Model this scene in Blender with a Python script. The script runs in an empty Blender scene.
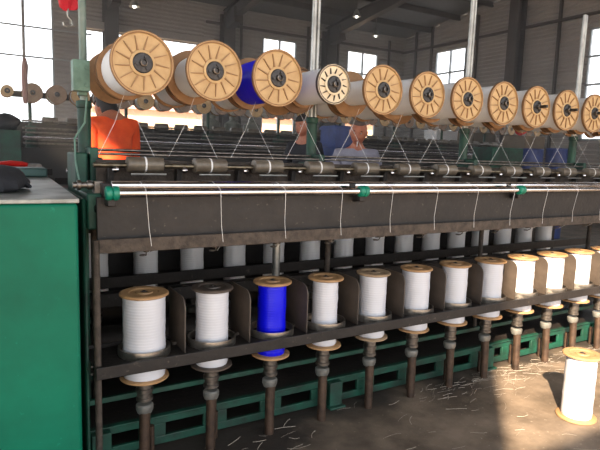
import bpy, bmesh, math, random
from mathutils import Vector, Matrix
random.seed(7)
HAZE = True
PI = math.pi
scene = bpy.context.scene
C = scene.collection

# ------------------------------------------------------------------ materials
def lin(c):
    return tuple((v/255/12.92 if v/255 <= .04045 else ((v/255+.055)/1.055)**2.4) for v in c)+(1.,)

def mat(name, col, rough=.6, metal=0., col2=None, nscale=6., ndetail=4., lo=.35, hi=.7, bump=0., bscale=60.,
        wave=None, wave_axis='Z', wave_scale=60., emit=None, spec=None, speck=None):
    m = bpy.data.materials.new(name); m.use_nodes = True
    nt = m.node_tree; N = nt.nodes; L = nt.links
    b = N['Principled BSDF']
    b.inputs['Base Color'].default_value = lin(col)
    b.inputs['Roughness'].default_value = rough
    b.inputs['Metallic'].default_value = metal
    if spec is not None: b.inputs['Specular IOR Level'].default_value = spec
    tc = N.new('ShaderNodeTexCoord')
    out = None
    if col2:
        n = N.new('ShaderNodeTexNoise'); n.inputs['Scale'].default_value = nscale; n.inputs['Detail'].default_value = ndetail
        n.inputs['Roughness'].default_value = .62
        L.new(tc.outputs['Object'], n.inputs['Vector'])
        r = N.new('ShaderNodeMapRange'); r.inputs['From Min'].default_value = lo; r.inputs['From Max'].default_value = hi
        L.new(n.outputs['Fac'], r.inputs['Value'])
        mx = N.new('ShaderNodeMix'); mx.data_type = 'RGBA'
        mx.inputs[6].default_value = lin(col); mx.inputs[7].default_value = lin(col2)
        L.new(r.outputs['Result'], mx.inputs[0]); out = mx.outputs[2]
    if speck:
        n = N.new('ShaderNodeTexNoise'); n.inputs['Scale'].default_value = 45; n.inputs['Detail'].default_value = 3
        L.new(tc.outputs['Object'], n.inputs['Vector'])
        r = N.new('ShaderNodeMapRange'); r.inputs['From Min'].default_value = .66; r.inputs['From Max'].default_value = .74
        L.new(n.outputs['Fac'], r.inputs['Value'])
        mx = N.new('ShaderNodeMix'); mx.data_type = 'RGBA'
        if out: L.new(out, mx.inputs[6])
        else: mx.inputs[6].default_value = lin(col)
        mx.inputs[7].default_value = lin(speck)
        L.new(r.outputs['Result'], mx.inputs[0]); out = mx.outputs[2]
    if out: L.new(out, b.inputs['Base Color'])
    h = None
    if wave:
        w = N.new('ShaderNodeTexWave'); w.wave_type = 'BANDS'; w.bands_direction = wave_axis
        w.inputs['Scale'].default_value = wave_scale; w.inputs['Distortion'].default_value = .6
        L.new(tc.outputs['Object'], w.inputs['Vector'])
        bp = N.new('ShaderNodeBump'); bp.inputs['Strength'].default_value = wave; bp.inputs['Distance'].default_value = .002
        L.new(w.outputs['Fac'], bp.inputs['Height']); h = bp
    if bump:
        n = N.new('ShaderNodeTexNoise'); n.inputs['Scale'].default_value = bscale; n.inputs['Detail'].default_value = 5
        L.new(tc.outputs['Object'], n.inputs['Vector'])
        bp = N.new('ShaderNodeBump'); bp.inputs['Strength'].default_value = bump; bp.inputs['Distance'].default_value = .01
        L.new(n.outputs['Fac'], bp.inputs['Height'])
        if h: L.new(h.outputs['Normal'], bp.inputs['Normal'])
        h = bp
    if h: L.new(h.outputs['Normal'], b.inputs['Normal'])
    if emit:
        b.inputs['Emission Color'].default_value = lin(col); b.inputs['Emission Strength'].default_value = emit
    return m

M = {}
M['tan'] = mat('tan_fibreboard', (196,166,122), .6, col2=(180,148,104), nscale=18, bump=.05)
M['tanedge'] = mat('brown_flange_edge', (150,112,74), .6, col2=(126,92,60), nscale=18)
M['brownfl'] = mat('brown_spool_board', (124,92,64), .65, col2=(104,76,52), nscale=18)
M['rib'] = mat('shadow_toned_rib', (150,116,80), .6)  # rib shadows put into the colour, darker than the flange
M['cream'] = mat('cream_plastic', (226,212,184), .5, col2=(206,188,158), nscale=20)
M['darkrim'] = mat('dark_grey_plastic', (84,74,66), .45, col2=(62,54,50), nscale=14)
M['wood'] = mat('bobbin_flange_board', (172,136,96), .55, col2=(148,112,76), nscale=14, bump=.05)
M['woodgrey'] = mat('grey_tan_board', (158,134,106), .55, col2=(128,108,86), nscale=14)
M['white_z'] = mat('white_yarn_wound_upright', (198,200,208), .35, wave=.2, wave_axis='Z', wave_scale=26, spec=.6)
M['white_y'] = mat('white_yarn_wound_on_spool', (240,240,242), .4, wave=.3, wave_axis='Y', wave_scale=40)
M['grey_z'] = mat('pale_grey_yarn', (234,232,232), .3, wave=.3, wave_axis='Z', wave_scale=26)
M['blue'] = mat('royal_blue_yarn', (4,10,214), .35, wave=.3, wave_axis='Z', wave_scale=26, spec=.35)
M['blue_y'] = mat('royal_blue_yarn_on_spool', (8,14,225), .4, wave=.3, wave_axis='Y', wave_scale=40, spec=.3)
M['hub'] = mat('dark_cast_hub', (72,70,70), .4, .6, col2=(40,38,38), nscale=40)
M['bore'] = mat('dark_bore', (40,32,28), .7)
M['steel'] = mat('galvanised_pipe', (176,176,172), .38, .7, col2=(128,128,124), nscale=7, bump=.05)
M['chrome'] = mat('polished_roller_steel', (222,222,228), .16, 1., col2=(186,184,186), nscale=9, bump=.02, bscale=30)
M['dull'] = mat('dull_steel', (138,132,126), .35, .9, col2=(88,82,78), nscale=30)
M['dark'] = mat('oily_black_iron', (38,33,31), .55, .1, col2=(22,19,18), nscale=8, bump=.25, bscale=40, speck=(74,66,60))
M['darkplain'] = mat('light_block_dark', (48,44,42), .55, .3, col2=(34,31,30), nscale=10)
M['dusty'] = mat('fluff_covered_iron', (84,74,66), .8, .1, col2=(48,42,38), nscale=22, ndetail=8, bump=.5, bscale=70)
M['plate'] = mat('brown_painted_plate', (84,74,66), .55, .1, col2=(62,54,48), nscale=9, bump=.08)
M['rust'] = mat('rusty_brown_post', (84,66,54), .45, .4, col2=(46,37,32), nscale=20, bump=.1)
M['green'] = mat('teal_machine_paint', (2,104,80), .5, col2=(2,86,66), nscale=3, bump=.03, speck=(16,116,92), spec=.22)
M['greendull'] = mat('dirty_green_paint', (16,76,60), .55, col2=(24,34,30), nscale=7, ndetail=7, bump=.15)
M['greengrey'] = mat('faded_green_iron', (112,146,132), .55, col2=(80,110,98), nscale=14, bump=.1)
M['greygreen'] = mat('worn_grey_green_pipe', (142,150,142), .5, .2, col2=(88,112,102), nscale=6)
M['wrap'] = mat('faded_pinkish_rag', (140,112,108), .9)
M['farspool'] = mat('pale_brown_board', (156,132,112), .65, col2=(132,108,90), nscale=12)
M['ringsteel'] = mat('worn_bright_ring_steel', (190,184,176), .3, .9, col2=(120,112,104), nscale=12)
M['teal'] = mat('bright_teal_collar', (10,128,104), .35, col2=(8,98,80), nscale=20)
M['olive'] = mat('grey_olive_rubber', (112,104,92), .35, .1, col2=(78,70,62), nscale=14)
M['brass'] = mat('worn_brass', (120,112,96), .35, .9, col2=(70,62,52), nscale=30)
M['table'] = mat('dusty_galvanised_sheet', (166,168,166), .42, .35, col2=(92,98,94), nscale=5, ndetail=8, lo=.38, hi=.62, bump=.1)
M['black'] = mat('black_cloth', (26,27,32), .85, col2=(38,40,46), nscale=12, bump=.2)
M['red'] = mat('red_plastic', (206,38,32), .4)
M['redpink'] = mat('faded_red_cloth', (232,48,66), .6, col2=(205,34,48), nscale=12, bump=.2)
M['greytool'] = mat('grey_green_metal', (70,96,92), .5, .3)
M['concrete'] = mat('dusty_concrete', (130,115,100), .7, col2=(84,73,62), nscale=3.2, ndetail=10, lo=.36, hi=.64, bump=.5, bscale=18, speck=(150,138,124))
M['wall'] = mat('dark_grey_cladding', (150,145,141), .6, .1, col2=(134,129,126), nscale=1.5)
M['roof'] = mat('dark_roof_sheet', (104,101,99), .7, .1, col2=(90,87,85), nscale=1.)
M['girder'] = mat('brown_black_girder', (70,63,62), .6, .2, col2=(56,51,50), nscale=3)
M['frame'] = mat('grey_window_bar', (150,156,160), .5, .3)
M['thread'] = mat('white_thread', (226,226,228), .5)
M['skin'] = mat('skin', (188,122,94), .5, col2=(168,98,76), nscale=14)
M['hair'] = mat('black_hair', (26,22,22), .6, bump=.3)
M['hairgrey'] = mat('grey_hair', (92,80,74), .7, bump=.3)
M['orange'] = mat('orange_jacket', (255,96,36), .75, col2=(228,66,20), nscale=7, bump=.2, bscale=14)
M['greyshirt'] = mat('grey_tee', (158,156,170), .8, col2=(140,138,152), nscale=8, bump=.15, bscale=14)
M['navy'] = mat('navy_work_clothes', (34,34,44), .8, col2=(26,26,34), nscale=8, bump=.2, bscale=14)
M['trouser'] = mat('dark_trousers', (44,46,56), .85, bump=.2, bscale=14)
M['shoe'] = mat('black_shoe', (24,24,24), .5)
M['eyew'] = mat('eye_white', (186,172,160), .3)
M['lip'] = mat('lip', (150,78,70), .5)
M['bluebox'] = mat('blue_crate_plastic', (44,66,128), .5, col2=(34,50,100), nscale=6)
M['carton'] = mat('brown_cardboard', (118,106,92), .75, col2=(98,88,76), nscale=5)
M['paper'] = mat('white_carton', (228,228,230), .6)
M['sack'] = mat('grey_green_sacking', (134,138,130), .85, col2=(104,108,100), nscale=6, bump=.3, bscale=14)
M['peach'] = mat('sunlit_plaster', (226,196,170), .8, col2=(214,182,156), nscale=.6)
M['pinkroof'] = mat('pink_roof_sheet', (206,160,148), .7)
M['earth'] = mat('pale_yard_earth', (186,170,150), .9, col2=(168,152,132), nscale=.7)
M['lamp'] = mat('lamp_glass', (255,250,240), .3, emit=6.)
M['fluff'] = mat('cotton_fluff', (168,158,146), .95)

def oil_and_shade(m):  # oil stain by the machine, plus shade painted into the floor toward the left
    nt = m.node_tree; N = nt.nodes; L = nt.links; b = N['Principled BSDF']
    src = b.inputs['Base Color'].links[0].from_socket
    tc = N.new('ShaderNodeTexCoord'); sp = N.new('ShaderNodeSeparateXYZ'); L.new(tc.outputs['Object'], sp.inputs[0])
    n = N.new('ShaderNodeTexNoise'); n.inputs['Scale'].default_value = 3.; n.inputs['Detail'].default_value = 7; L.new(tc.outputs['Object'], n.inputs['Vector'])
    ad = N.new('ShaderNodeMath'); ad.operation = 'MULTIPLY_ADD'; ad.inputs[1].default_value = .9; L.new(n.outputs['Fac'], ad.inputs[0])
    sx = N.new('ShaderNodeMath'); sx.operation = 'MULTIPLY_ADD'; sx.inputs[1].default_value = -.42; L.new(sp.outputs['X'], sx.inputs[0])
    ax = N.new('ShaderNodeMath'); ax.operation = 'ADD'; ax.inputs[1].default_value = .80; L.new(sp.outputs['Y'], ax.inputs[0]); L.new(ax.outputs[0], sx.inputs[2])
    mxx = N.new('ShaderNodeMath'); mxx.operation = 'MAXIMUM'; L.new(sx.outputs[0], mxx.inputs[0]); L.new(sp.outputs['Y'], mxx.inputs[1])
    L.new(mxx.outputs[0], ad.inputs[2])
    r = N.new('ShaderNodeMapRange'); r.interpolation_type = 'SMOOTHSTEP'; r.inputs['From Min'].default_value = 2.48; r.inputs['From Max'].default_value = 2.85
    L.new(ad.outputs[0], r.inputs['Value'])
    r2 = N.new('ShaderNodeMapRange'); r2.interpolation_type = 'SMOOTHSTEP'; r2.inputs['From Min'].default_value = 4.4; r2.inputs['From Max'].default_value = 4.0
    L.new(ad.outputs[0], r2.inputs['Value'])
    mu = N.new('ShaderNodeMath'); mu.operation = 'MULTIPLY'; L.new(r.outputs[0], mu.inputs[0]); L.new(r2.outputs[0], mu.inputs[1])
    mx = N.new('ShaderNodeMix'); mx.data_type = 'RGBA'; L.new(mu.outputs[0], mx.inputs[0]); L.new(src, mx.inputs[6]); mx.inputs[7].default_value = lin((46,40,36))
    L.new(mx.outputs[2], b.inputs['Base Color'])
oil_and_shade(M['concrete'])
M['wood_dark'] = M['darkrim']

# ------------------------------------------------------------------ mesh builder
class MB:
    def __init__(s): s.v = []; s.f = []
    def box(s, x0, x1, y0, y1, z0, z1):
        n = len(s.v)
        s.v += [(x, y, z) for z in (z0, z1) for y in (y0, y1) for x in (x0, x1)]
        s.f += [tuple(n+i for i in q) for q in ((0,2,3,1),(4,5,7,6),(0,1,5,4),(2,6,7,3),(0,4,6,2),(1,3,7,5))]
        return s
    def obox(s, c, a, b, d):
        """oriented box: centre c, half vectors a, b, d"""
        n = len(s.v); c, a, b, d = map(Vector, (c, a, b, d))
        s.v += [tuple(c+a*i+b*j+d*k) for k in (-1,1) for j in (-1,1) for i in (-1,1)]
        s.f += [tuple(n+i for i in q) for q in ((0,2,3,1),(4,5,7,6),(0,1,5,4),(2,6,7,3),(0,4,6,2),(1,3,7,5))]
        return s
    def lathe(s, prof, o=(0,0,0), axis='Z', seg=32, closed=False):
        n = len(s.v); k = len(prof)
        for i in range(seg):
            a = 2*PI*i/seg; ca, sa = math.cos(a), math.sin(a)
            for r, h in prof:
                if axis == 'Z': p = (r*ca, r*sa, h)
                elif axis == 'Y': p = (r*sa, h, r*ca)
                else: p = (h, r*ca, r*sa)
                s.v.append((o[0]+p[0], o[1]+p[1], o[2]+p[2]))
        for i in range(seg):
            j = (i+1) % seg
            for q in range(k if closed else k-1):
                w = (q+1) % k
                s.f.append((n+i*k+q, n+j*k+q, n+j*k+w, n+i*k+w))
        if not closed:
            s.f.append(tuple(n+i*k for i in range(seg))[::-1])
            s.f.append(tuple(n+i*k+k-1 for i in range(seg)))
        return s
    def cyl(s, o, r, h, axis='Z', seg=24, bev=0.):
        b = bev or min(r, h)*.08
        return s.lathe([(r-b,0),(r,b),(r,h-b),(r-b,h)], o, axis, seg)
    def tube(s, pts, r, seg=8):
        pts = [Vector(p) for p in pts]; n = len(s.v); k = len(pts)
        up = None
        for i, p in enumerate(pts):
            t = (pts[min(i+1,k-1)]-pts[max(i-1,0)]).normalized()
            if up is None: up = Vector((0,0,1)) if abs(t.z) < .9 else Vector((1,0,0))
            a = t.cross(up).normalized(); b = a.cross(t).normalized(); up = b
            rr = r[i] if isinstance(r, (list, tuple)) else r
            for j in range(seg):
                g = 2*PI*j/seg; s.v.append(tuple(p+a*math.cos(g)*rr+b*math.sin(g)*rr))
        for i in range(k-1):
            for j in range(seg):
                w = (j+1) % seg
                s.f.append((n+i*seg+j, n+i*seg+w, n+(i+1)*seg+w, n+(i+1)*seg+j))
        s.f.append(tuple(n+j for j in range(seg))[::-1]); s.f.append(tuple(n+(k-1)*seg+j for j in range(seg)))
        return s
    def mesh(s, name):
        me = bpy.data.meshes.new(name); me.from_pydata(s.v, [], s.f); me.validate()
        bm = bmesh.new(); bm.from_mesh(me); bmesh.ops.recalc_face_normals(bm, faces=bm.faces); bm.to_mesh(me); bm.free()
        me.shade_smooth(); me.set_sharp_from_angle(angle=math.radians(35))
        return me
    def build(s, name, m, parent=None, bevel=0., **k):
        me = s.mesh(name); me.materials.append(m)
        return link(name, me, parent, bevel, **k)

def link(name, me, parent=None, bevel=0., label=None, cat=None, group=None, kind=None, loc=None):
    o = bpy.data.objects.new(name, me); C.objects.link(o)
    if parent is not None: o.parent = parent
    if bevel:
        bv = o.modifiers.new('bevel', 'BEVEL'); bv.width = bevel; bv.segments = 2; bv.limit_method = 'ANGLE'
    if loc: o.location = loc
    tag(o, label, cat, group, kind)
    return o
def tag(o, label=None, cat=None, group=None, kind=None):
    if label: o['label'] = label
    if cat: o['category'] = cat
    if group: o['group'] = group
    if kind: o['kind'] = kind
    return o
def empty(name, loc=(0,0,0), label=None, cat=None, group=None, rz=0.):
    o = bpy.data.objects.new(name, None); C.objects.link(o); o.location = loc; o.rotation_euler = (0,0,rz)
    o.empty_display_size = .05
    return tag(o, label, cat, group)
def dup(root, loc, label=None, group=None):
    r = root.copy(); C.objects.link(r); r.location = loc
    if label: r['label'] = label
    if group: r['group'] = group
    for ch in list(root.children):
        c = ch.copy(); C.objects.link(c); c.parent = r
        for g in ch.children:
            d = g.copy(); C.objects.link(d); d.parent = c
    return r
def struct(mb, name, m, bevel=0.): return mb.build(name, m, None, bevel, kind='structure')

# ------------------------------------------------------------------ camera (phone held a little askew)
R3 = Matrix(((0.86269087,-0.50463485,0.03328846),(-0.03802685,-0.13036262,-0.99073687),(0.50429993,0.8534338,-0.13165231)))
cam = bpy.data.cameras.new('camera'); co = bpy.data.objects.new('camera', cam); C.objects.link(co)
cam.sensor_width = 36; cam.lens = 542.214*36/600; cam.clip_start = .05; cam.clip_end = 300
mw = Matrix.Identity(4)
for i in range(3):
    mw[i][0] = R3[0][i]; mw[i][1] = -R3[1][i]; mw[i][2] = -R3[2][i]
mw.translation = (0,0,1.35); co.matrix_world = mw
scene.camera = co

# ------------------------------------------------------------------ the hall
XL, XR, YF, YB = -5., 12., -1.5, 14.
def roofz(y): return 5.07+.12*(YB-y)
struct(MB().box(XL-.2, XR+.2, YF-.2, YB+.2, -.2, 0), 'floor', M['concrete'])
yard = MB()
yard.box(-60, 80, YB+.2, 90, -.4, -.06); yard.box(-60, 80, -60, YF-.2, -.4, -.06)
struct(yard, 'ground', M['earth'])

def corr_profile(z0, z1, pitch=.1, d=.028):
    n = max(1, int(round((z1-z0)/pitch))); p = (z1-z0)/n; out = []
    for i in range(n):
        z = z0+i*p
        out += [(z, 0), (z+p*.35, 0), (z+p*.5, d), (z+p*.85, d)]
    out.append((z1, 0)); return out
def corr(mb, axis, at, a0, a1, z0, z1, inward):
    """sheet with horizontal corrugations; axis 'X' runs along X at Y=at, 'Y' runs along Y at X=at"""
    if a1-a0 < .01 or z1-z0 < .01: return
    prof = corr_profile(z0, z1); th = .06
    ring = [(inward*d, z) for z, d in prof]+[(-inward*th, z1), (-inward*th, z0)]
    n = len(mb.v); k = len(ring)
    for a in (a0, a1):
        for d, z in ring:
            mb.v.append((a, at+d, z) if axis == 'X' else (at+d, a, z))
    for i in range(k):
        j = (i+1) % k
        mb.f.append((n+i, n+j, n+k+j, n+k+i))
    mb.f.append(tuple(n+i for i in range(k))); mb.f.append(tuple(n+k+i for i in range(k))[::-1])
def wall_with_holes(axis, at, a0, a1, z0, z1, holes, inward):
    mb = MB(); cuts = sorted({a0, a1, *[h[0] for h in holes], *[h[1] for h in holes]})
    for p, q in zip(cuts, cuts[1:]):
        zs = sorted([(h[2], h[3]) for h in holes if h[0] <= p+1e-6 and h[1] >= q-1e-6])
        z = z0
        for u, v in zs:
            corr(mb, axis, at, p, q, z, u, inward); z = v
        corr(mb, axis, at, p, q, z, z1, inward)
    return mb
BH = [(-3.2, 1.56, 1.7, 4.75), (2.15, 5.15, .0, 4.05), (6.86, 7.95, 1.85, 4.5), (9.72, 10.9, 1.85, 4.5)]
struct(wall_with_holes('X', YB, XL, XR, 0, roofz(YB)+.05, BH, -1), 'wall_back', M['wall'])
EH = [(11.35, 12.55, 1.85, 4.5), (6.3, 7.7, 1.85, 4.35), (1.5, 2.9, 1.85, 4.5)]
w = wall_with_holes('Y', XR, YF, YB, 0, roofz(YB)+.05, EH, -1)
k = int((YB-YF)/.5)
struct(w, 'wall_right', M['wall'])
g = MB()   # gable part of the end wall above the eaves
for i in range(14):
    z = roofz(YB)+.05+i*.13
    y1 = YB-(z-roofz(YB))/.12
    if y1 > YF+.3: corr(g, 'Y', XR, YF, min(y1, YB), z, z+.13, -1)
struct(g, 'wall_right_gable', M['wall'])
w = MB(); w.box(XL-.1, XL, YF, -1.2, 0, roofz(YF)); w.box(XL-.1, XL, 3.7, 4, 0, roofz(4)); w.box(XL-.1, XL, -1.2, 3.7, 0, 1.2); w.box(XL-.1, XL, -1.2, 3.7, 4.2, roofz(3.7)); w.box(XL-.1, XL, 13, YB, 0, roofz(13)); w.box(XL-.1, XL, 4, 13, 0, 1.2); w.box(XL-.1, XL, 4, 13, 4.6, roofz(13)); struct(w, 'wall_left', M['wall'])  # the window openings are added, out of view, to brighten the hall
# wall behind the camera: gate and high right-hand opening added to shape the sunlight
w = MB(); zt = roofz(YF)
w.box(XL, -4.4, YF-.1, YF, 0, zt); w.box(-4.4, -1.28, YF-.1, YF, 2.5, zt); w.box(-1.28, 9, YF-.1, YF, 2.5, 2.84)
w.box(-1.28, 9, YF-.1, YF, 4.4, zt); w.box(9, XR, YF-.1, YF, 0, zt)
struct(w, 'wall_front', M['wall'])
# roof sheet and purlins
r = MB(); n = 0
y0, y1 = YF-.5, YB+.4
r.v += [(x, y, roofz(y)+dz) for dz in (.05, .13) for y in (y0, y1) for x in (XL-.3, XR+.3)]
r.f += [(0,2,3,1),(4,5,7,6),(0,1,5,4),(2,6,7,3),(0,4,6,2),(1,3,7,5)]
struct(r, 'ceiling', M['roof'])
p = MB(); y = 0.2
while y < YB-.2:
    z = roofz(y); p.box(XL, XR, y-.03, y+.03, z-.1, z+.04); y += 1.15
struct(p, 'trim_1', M['girder'])
# portal frames: column on the back wall and rafter
i = 2
for x in (-.1, 2.78, 5.75, 8.95):
    c = MB(); c.box(x-.16, x+.16, YB-.34, YB-.30, 0, 4.9); c.box(x-.16, x+.16, YB-.08, YB-.04, 0, 4.9); c.box(x-.012, x+.012, YB-.31, YB-.06, 0, 4.9)
    c.obox((x, YB-.5, 4.72), (.1,0,0), (0,.34,-.04), (0,.05,.2))
    for dz in (-.1, -.42):
        ya, yb = YF+.2, YB-.1
        c.obox((x, (ya+yb)/2, roofz((ya+yb)/2)+dz), (.1,0,0), (0,(yb-ya)/2,-.12*(yb-ya)/2), (0,0,.014))
    c.obox((x, (YF+YB)/2, roofz((YF+YB)/2)-.26), (.012,0,0), (0,(YB-YF)/2-.15,-.12*((YB-YF)/2-.15)), (0,0,.16))
    struct(c, 'trim_%d' % i, M['girder']); i += 1
# end-wall columns and wall posts
for y in (9.55, 4.6):
    c = MB(); c.box(XR-.36, XR-.32, y-.14, y+.14, 0, 5.4); c.box(XR-.09, XR-.05, y-.14, y+.14, 0, 5.4); c.box(XR-.33, XR-.08, y-.012, y+.012, 0, 5.4)
    struct(c, 'trim_%d' % i, M['girder']); i += 1
c = MB()
for y in (13.4, 12.7, 10.95, 8.45, 6.0): c.box(XR-.10, XR-.035, y-.03, y+.03, 0, 5.25)
for x in (6.2, 8.3, 9.35, 11.3): c.box(x-.025, x+.025, YB-.1, YB-.035, 0, 4.95)
c.box(XR-.12, XR-.05, YF, YB, 4.62, 4.68); c.box(5.2, XR, YB-.12, YB-.05, 4.62, 4.68)
struct(c, 'trim_%d' % i, M['girder']); i += 1
c = MB(); c.box(1.9, 5.4, YB-.14, YB-.04, 4.07, 4.25); c.box(1.9, 5.4, YB-.17, YB-.14, 4.07, 4.10)
struct(c, 'trim_%d' % i, M['wall']); i += 1
# windows: outer frame and bars (openings are open / clear)
def window(n, axis, a0, a1, z0, z1, nv, nh, t=.022):
    m = MB(); at = YB if axis == 'X' else XR
    def bx(p, q, u, v):
        if axis == 'X': m.box(p, q, at-.03, at+.03, u, v)
        else: m.box(at-.03, at+.03, p, q, u, v)
    bx(a0, a0+.04, z0, z1); bx(a1-.04, a1, z0, z1); bx(a0, a1, z0, z0+.04); bx(a0, a1, z1-.04, z1)
    for k in range(1, nv): x = a0+(a1-a0)*k/nv; bx(x-t, x+t, z0, z1)
    for k in range(1, nh): z = z0+(z1-z0)*k/nh; bx(a0, a1, z-t, z+t)
    struct(m, 'window_%d' % n, M['frame'])
window(1, 'X', -3.2, 1.56, 1.7, 4.75, 3, 1)
window(2, 'X', 6.86, 7.95, 1.85, 4.5, 2, 4)
window(3, 'X', 9.72, 10.9, 1.85, 4.5, 2, 4)
window(4, 'Y', 11.35, 12.55, 1.85, 4.5, 2, 4)
window(5, 'Y', 6.3, 7.7, 1.85, 4.35, 2, 4)
window(6, 'Y', 1.5, 2.9, 1.85, 4.5, 2, 4)
# tie rods across the left bay
b = MB(); b.tube([(-4.9,13.5,3.86),(2.3,13.5,3.86)], .018); b.tube([(-4.9,13.5,3.23),(2.3,13.5,3.23)], .018)
struct(b, 'trim_%d' % i, M['frame']); i += 1
# neighbouring building seen through the openings
bl = empty('building', (9,26,0), 'peach plastered building with a pink pitched roof standing outside the back openings', 'building')
m = MB(); m.box(-4.6, 14, -.1, 5, 0, 3.1)
m.v += [(-4.6,-.1,3.1),(14,-.1,3.1),(14,5,3.1),(-4.6,5,3.1),(-2.,2.4,4.7),(12,2.4,4.7)]
q = len(m.v)-6; wl = MB(); wl.box(-4.6, 14, -.1, 5, 0, 3.1); wl.build('wall', M['peach'], bl)
rf = MB(); rf.v = [(-4.9,-.4,3.1),(14.3,-.4,3.1),(14.3,5.3,3.1),(-4.9,5.3,3.1),(-2.,2.4,4.9),(12,2.4,4.9)]
rf.f = [(0,1,5,4),(1,2,5),(2,3,4,5),(3,0,4),(0,3,2,1)]; rf.build('roof', M['pinkroof'], bl)
# high-bay lamps
for k, (x, y, lab) in enumerate(((2.9,12.,'small lit roof lamp above the tall opening, over the orange worker'),(9.7,12.6,'small lit roof lamp beside the diagonal rafter, the one further right'),(8.3,11.6,'small lit roof lamp beside the diagonal rafter, the one further left'))):
    z = roofz(y)-.55 if k else 4.28
    t = empty('ceiling_lamp', (x, y, z), lab, 'lamp', 'roof lamps')
    MB().lathe([(.02,.16),(.05,.12),(.1,.0),(.105,-.02),(.095,-.02),(.09,0),(.04,.10)], seg=24, closed=True).build('shade', M['steel'], t)
    MB().lathe([(.005,-.05),(.03,-.04),(.035,-.01),(.02,.03)], seg=16).build('bulb', M['lamp'], t)
    MB().tube([(0,0,.15),(0,0,roofz(y)-z+.04)], .008).build('stem', M['dull'], t)

# ------------------------------------------------------------------ twisting machine
S = .30; X0 = .566; NP = 16          # spindle pitch, first spindle, number of pitches
YR = 2.21; YBK = 3.342; XE = X0+NP*S-.1
mach = empty('twisting_machine', (0,0,0), 'long dark ring twisting machine with chrome rollers and green base, running across the hall', 'machine')
def mp(mb, name, m, bevel=0., label=None, parent=None):
    return mb.build(name, m, parent or mach, bevel, label=label)
XS = .36
# drafting rollers
mp(MB().cyl((.43,2.17,1.2), .020, XE-.43, 'X', 28), 'delivery_roller', M['chrome'])
mp(MB().cyl((.43,2.07,1.180), .0145, XE-.43, 'X', 24), 'guide_roller', M['chrome'])
mp(MB().cyl((.43,3.42,1.2), .0165, XE-.43, 'X', 24), 'delivery_roller', M['chrome'])
for x in (.41, 1.56, 2.70, 3.86):
    c = mp(MB().lathe([(.0165,0),(.024,.002),(.027,.008),(.027,.02),(.022,.024),(.027,.028),(.027,.042),(.024,.048),(.0165,.05)], (x-.02,2.07,1.180), 'X', 24), 'bearing_collar', M['teal'])
    b = MB(); b.box(x-.012, x+.02, 2.07, 2.13, 1.13, 1.158); b.box(x-.012, x+.02, 2.13, 2.42, 1.12, 1.17); b.obox((x,2.17,1.19), (.016,0,0), (0,.026,0), (0,0,.022))
    mp(b, 'roller_bracket', M['dark'], .004)
# front apron and its fluffy lower edge
mp(MB().box(.37, XE, 2.13, 2.145, .99, 1.16), 'front_apron', M['dark'], .003)
lip = MB(); lip.box(.37, XE, 2.10, 2.15, .958, .99); lip.box(.37, XE, 2.094, 2.0999, .950, 1.004); lip.box(.37, XE, 2.1501, 2.20, .958, .964)
mp(lip, 'apron_rail', M['dusty'], .004)
mp(MB().box(.37, XE, 3.43, 3.445, 1.03, 1.16), 'rear_apron', M['dark'], .003)
mp(MB().box(.37, XE, 2.15, 3.40, 1.10, 1.125), 'bed_plate', M['dark'], .004)
# upper slim rails
for y, z, rr in ((2.52,1.318,.006),(2.60,1.335,.006),(3.0,1.33,.006)):
    mp(MB().cyl((.41,y,z), rr, XE-.41, 'X', 12), 'yarn_rail', M['dull'])
# brackets for rails and end bearing block
for x in (.43, 1.61, 2.81, 4.01):
    b = MB(); b.box(x-.02, x+.02, 2.5, 2.66, 1.12, 1.15); b.box(x-.018, x+.018, 2.51, 2.62, 1.15, 1.345); b.box(x-.045, x+.045, 2.56, 2.70, 1.15, 1.30)
    mp(b, 'rail_bracket', M['greendull'], .006)
e = MB(); e.box(.345, .41, 2.18, 2.5, 1.03, 1.17); e.box(.35, .40, 2.5, 2.75, .2, 1.32); e.box(.33,.345,2.2,3.4,.05,1.15)
mp(e, 'end_casting', M['greendull'], .01)
e = MB(); e.cyl((.30,2.22,1.20), .012, .12, 'X', 16); e.cyl((.315,2.22,1.20), .020, .014, 'X', 16); e.cyl((.352,2.22,1.20), .018, .018, 'X', 16); e.box(.375,.405,2.19,2.25,1.12,1.215)
mp(e, 'end_shaft', M['dull'])
mp(MB().box(.43, XE, 2.47, 2.482, 1.125, 1.295), 'clearer_board', M['dusty'], .003)
# top rollers, one per spindle
for n in range(NP):
    x = X0+n*S
    if n == 0: pass
    t = mp(MB().lathe([(.022,0),(.033,.004),(.033,.156),(.022,.16)], (x-.025,2.40,1.277), 'X', 24), 'top_roller', M['olive'])
    mp(MB().lathe([(.0332,0),(.0345,.002),(.0345,.006),(.0332,.008)], (x+.05,2.40,1.277), 'X', 24), 'yarn_wrap', M['thread'], parent=t)
    mp(MB().cyl((x-.16,2.40,1.272), .011, .135, 'X', 14), 'roller_spindle', M['brass'], parent=t)
    mp(MB().lathe([(.001,-.015),(.010,-.011),(.0145,0),(.010,.011),(.001,.015)], (x-.075,2.375,1.255), 'X', 14), 'ball_knob', M['chrome'], parent=t)
    b = MB(); b.obox((x-.085,2.44,1.20), (.012,0,0), (0,.02,.0), (0,-.01,.06)); b.box(x-.1,x-.07,2.38,2.46,1.125,1.15)
    mp(b, 'weight_arm', M['dark'], .003)
    mp(MB().cyl((x-.02,2.335,1.238), .004, .15, 'X', 8), 'cleaner_rod', M['steel'])
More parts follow.
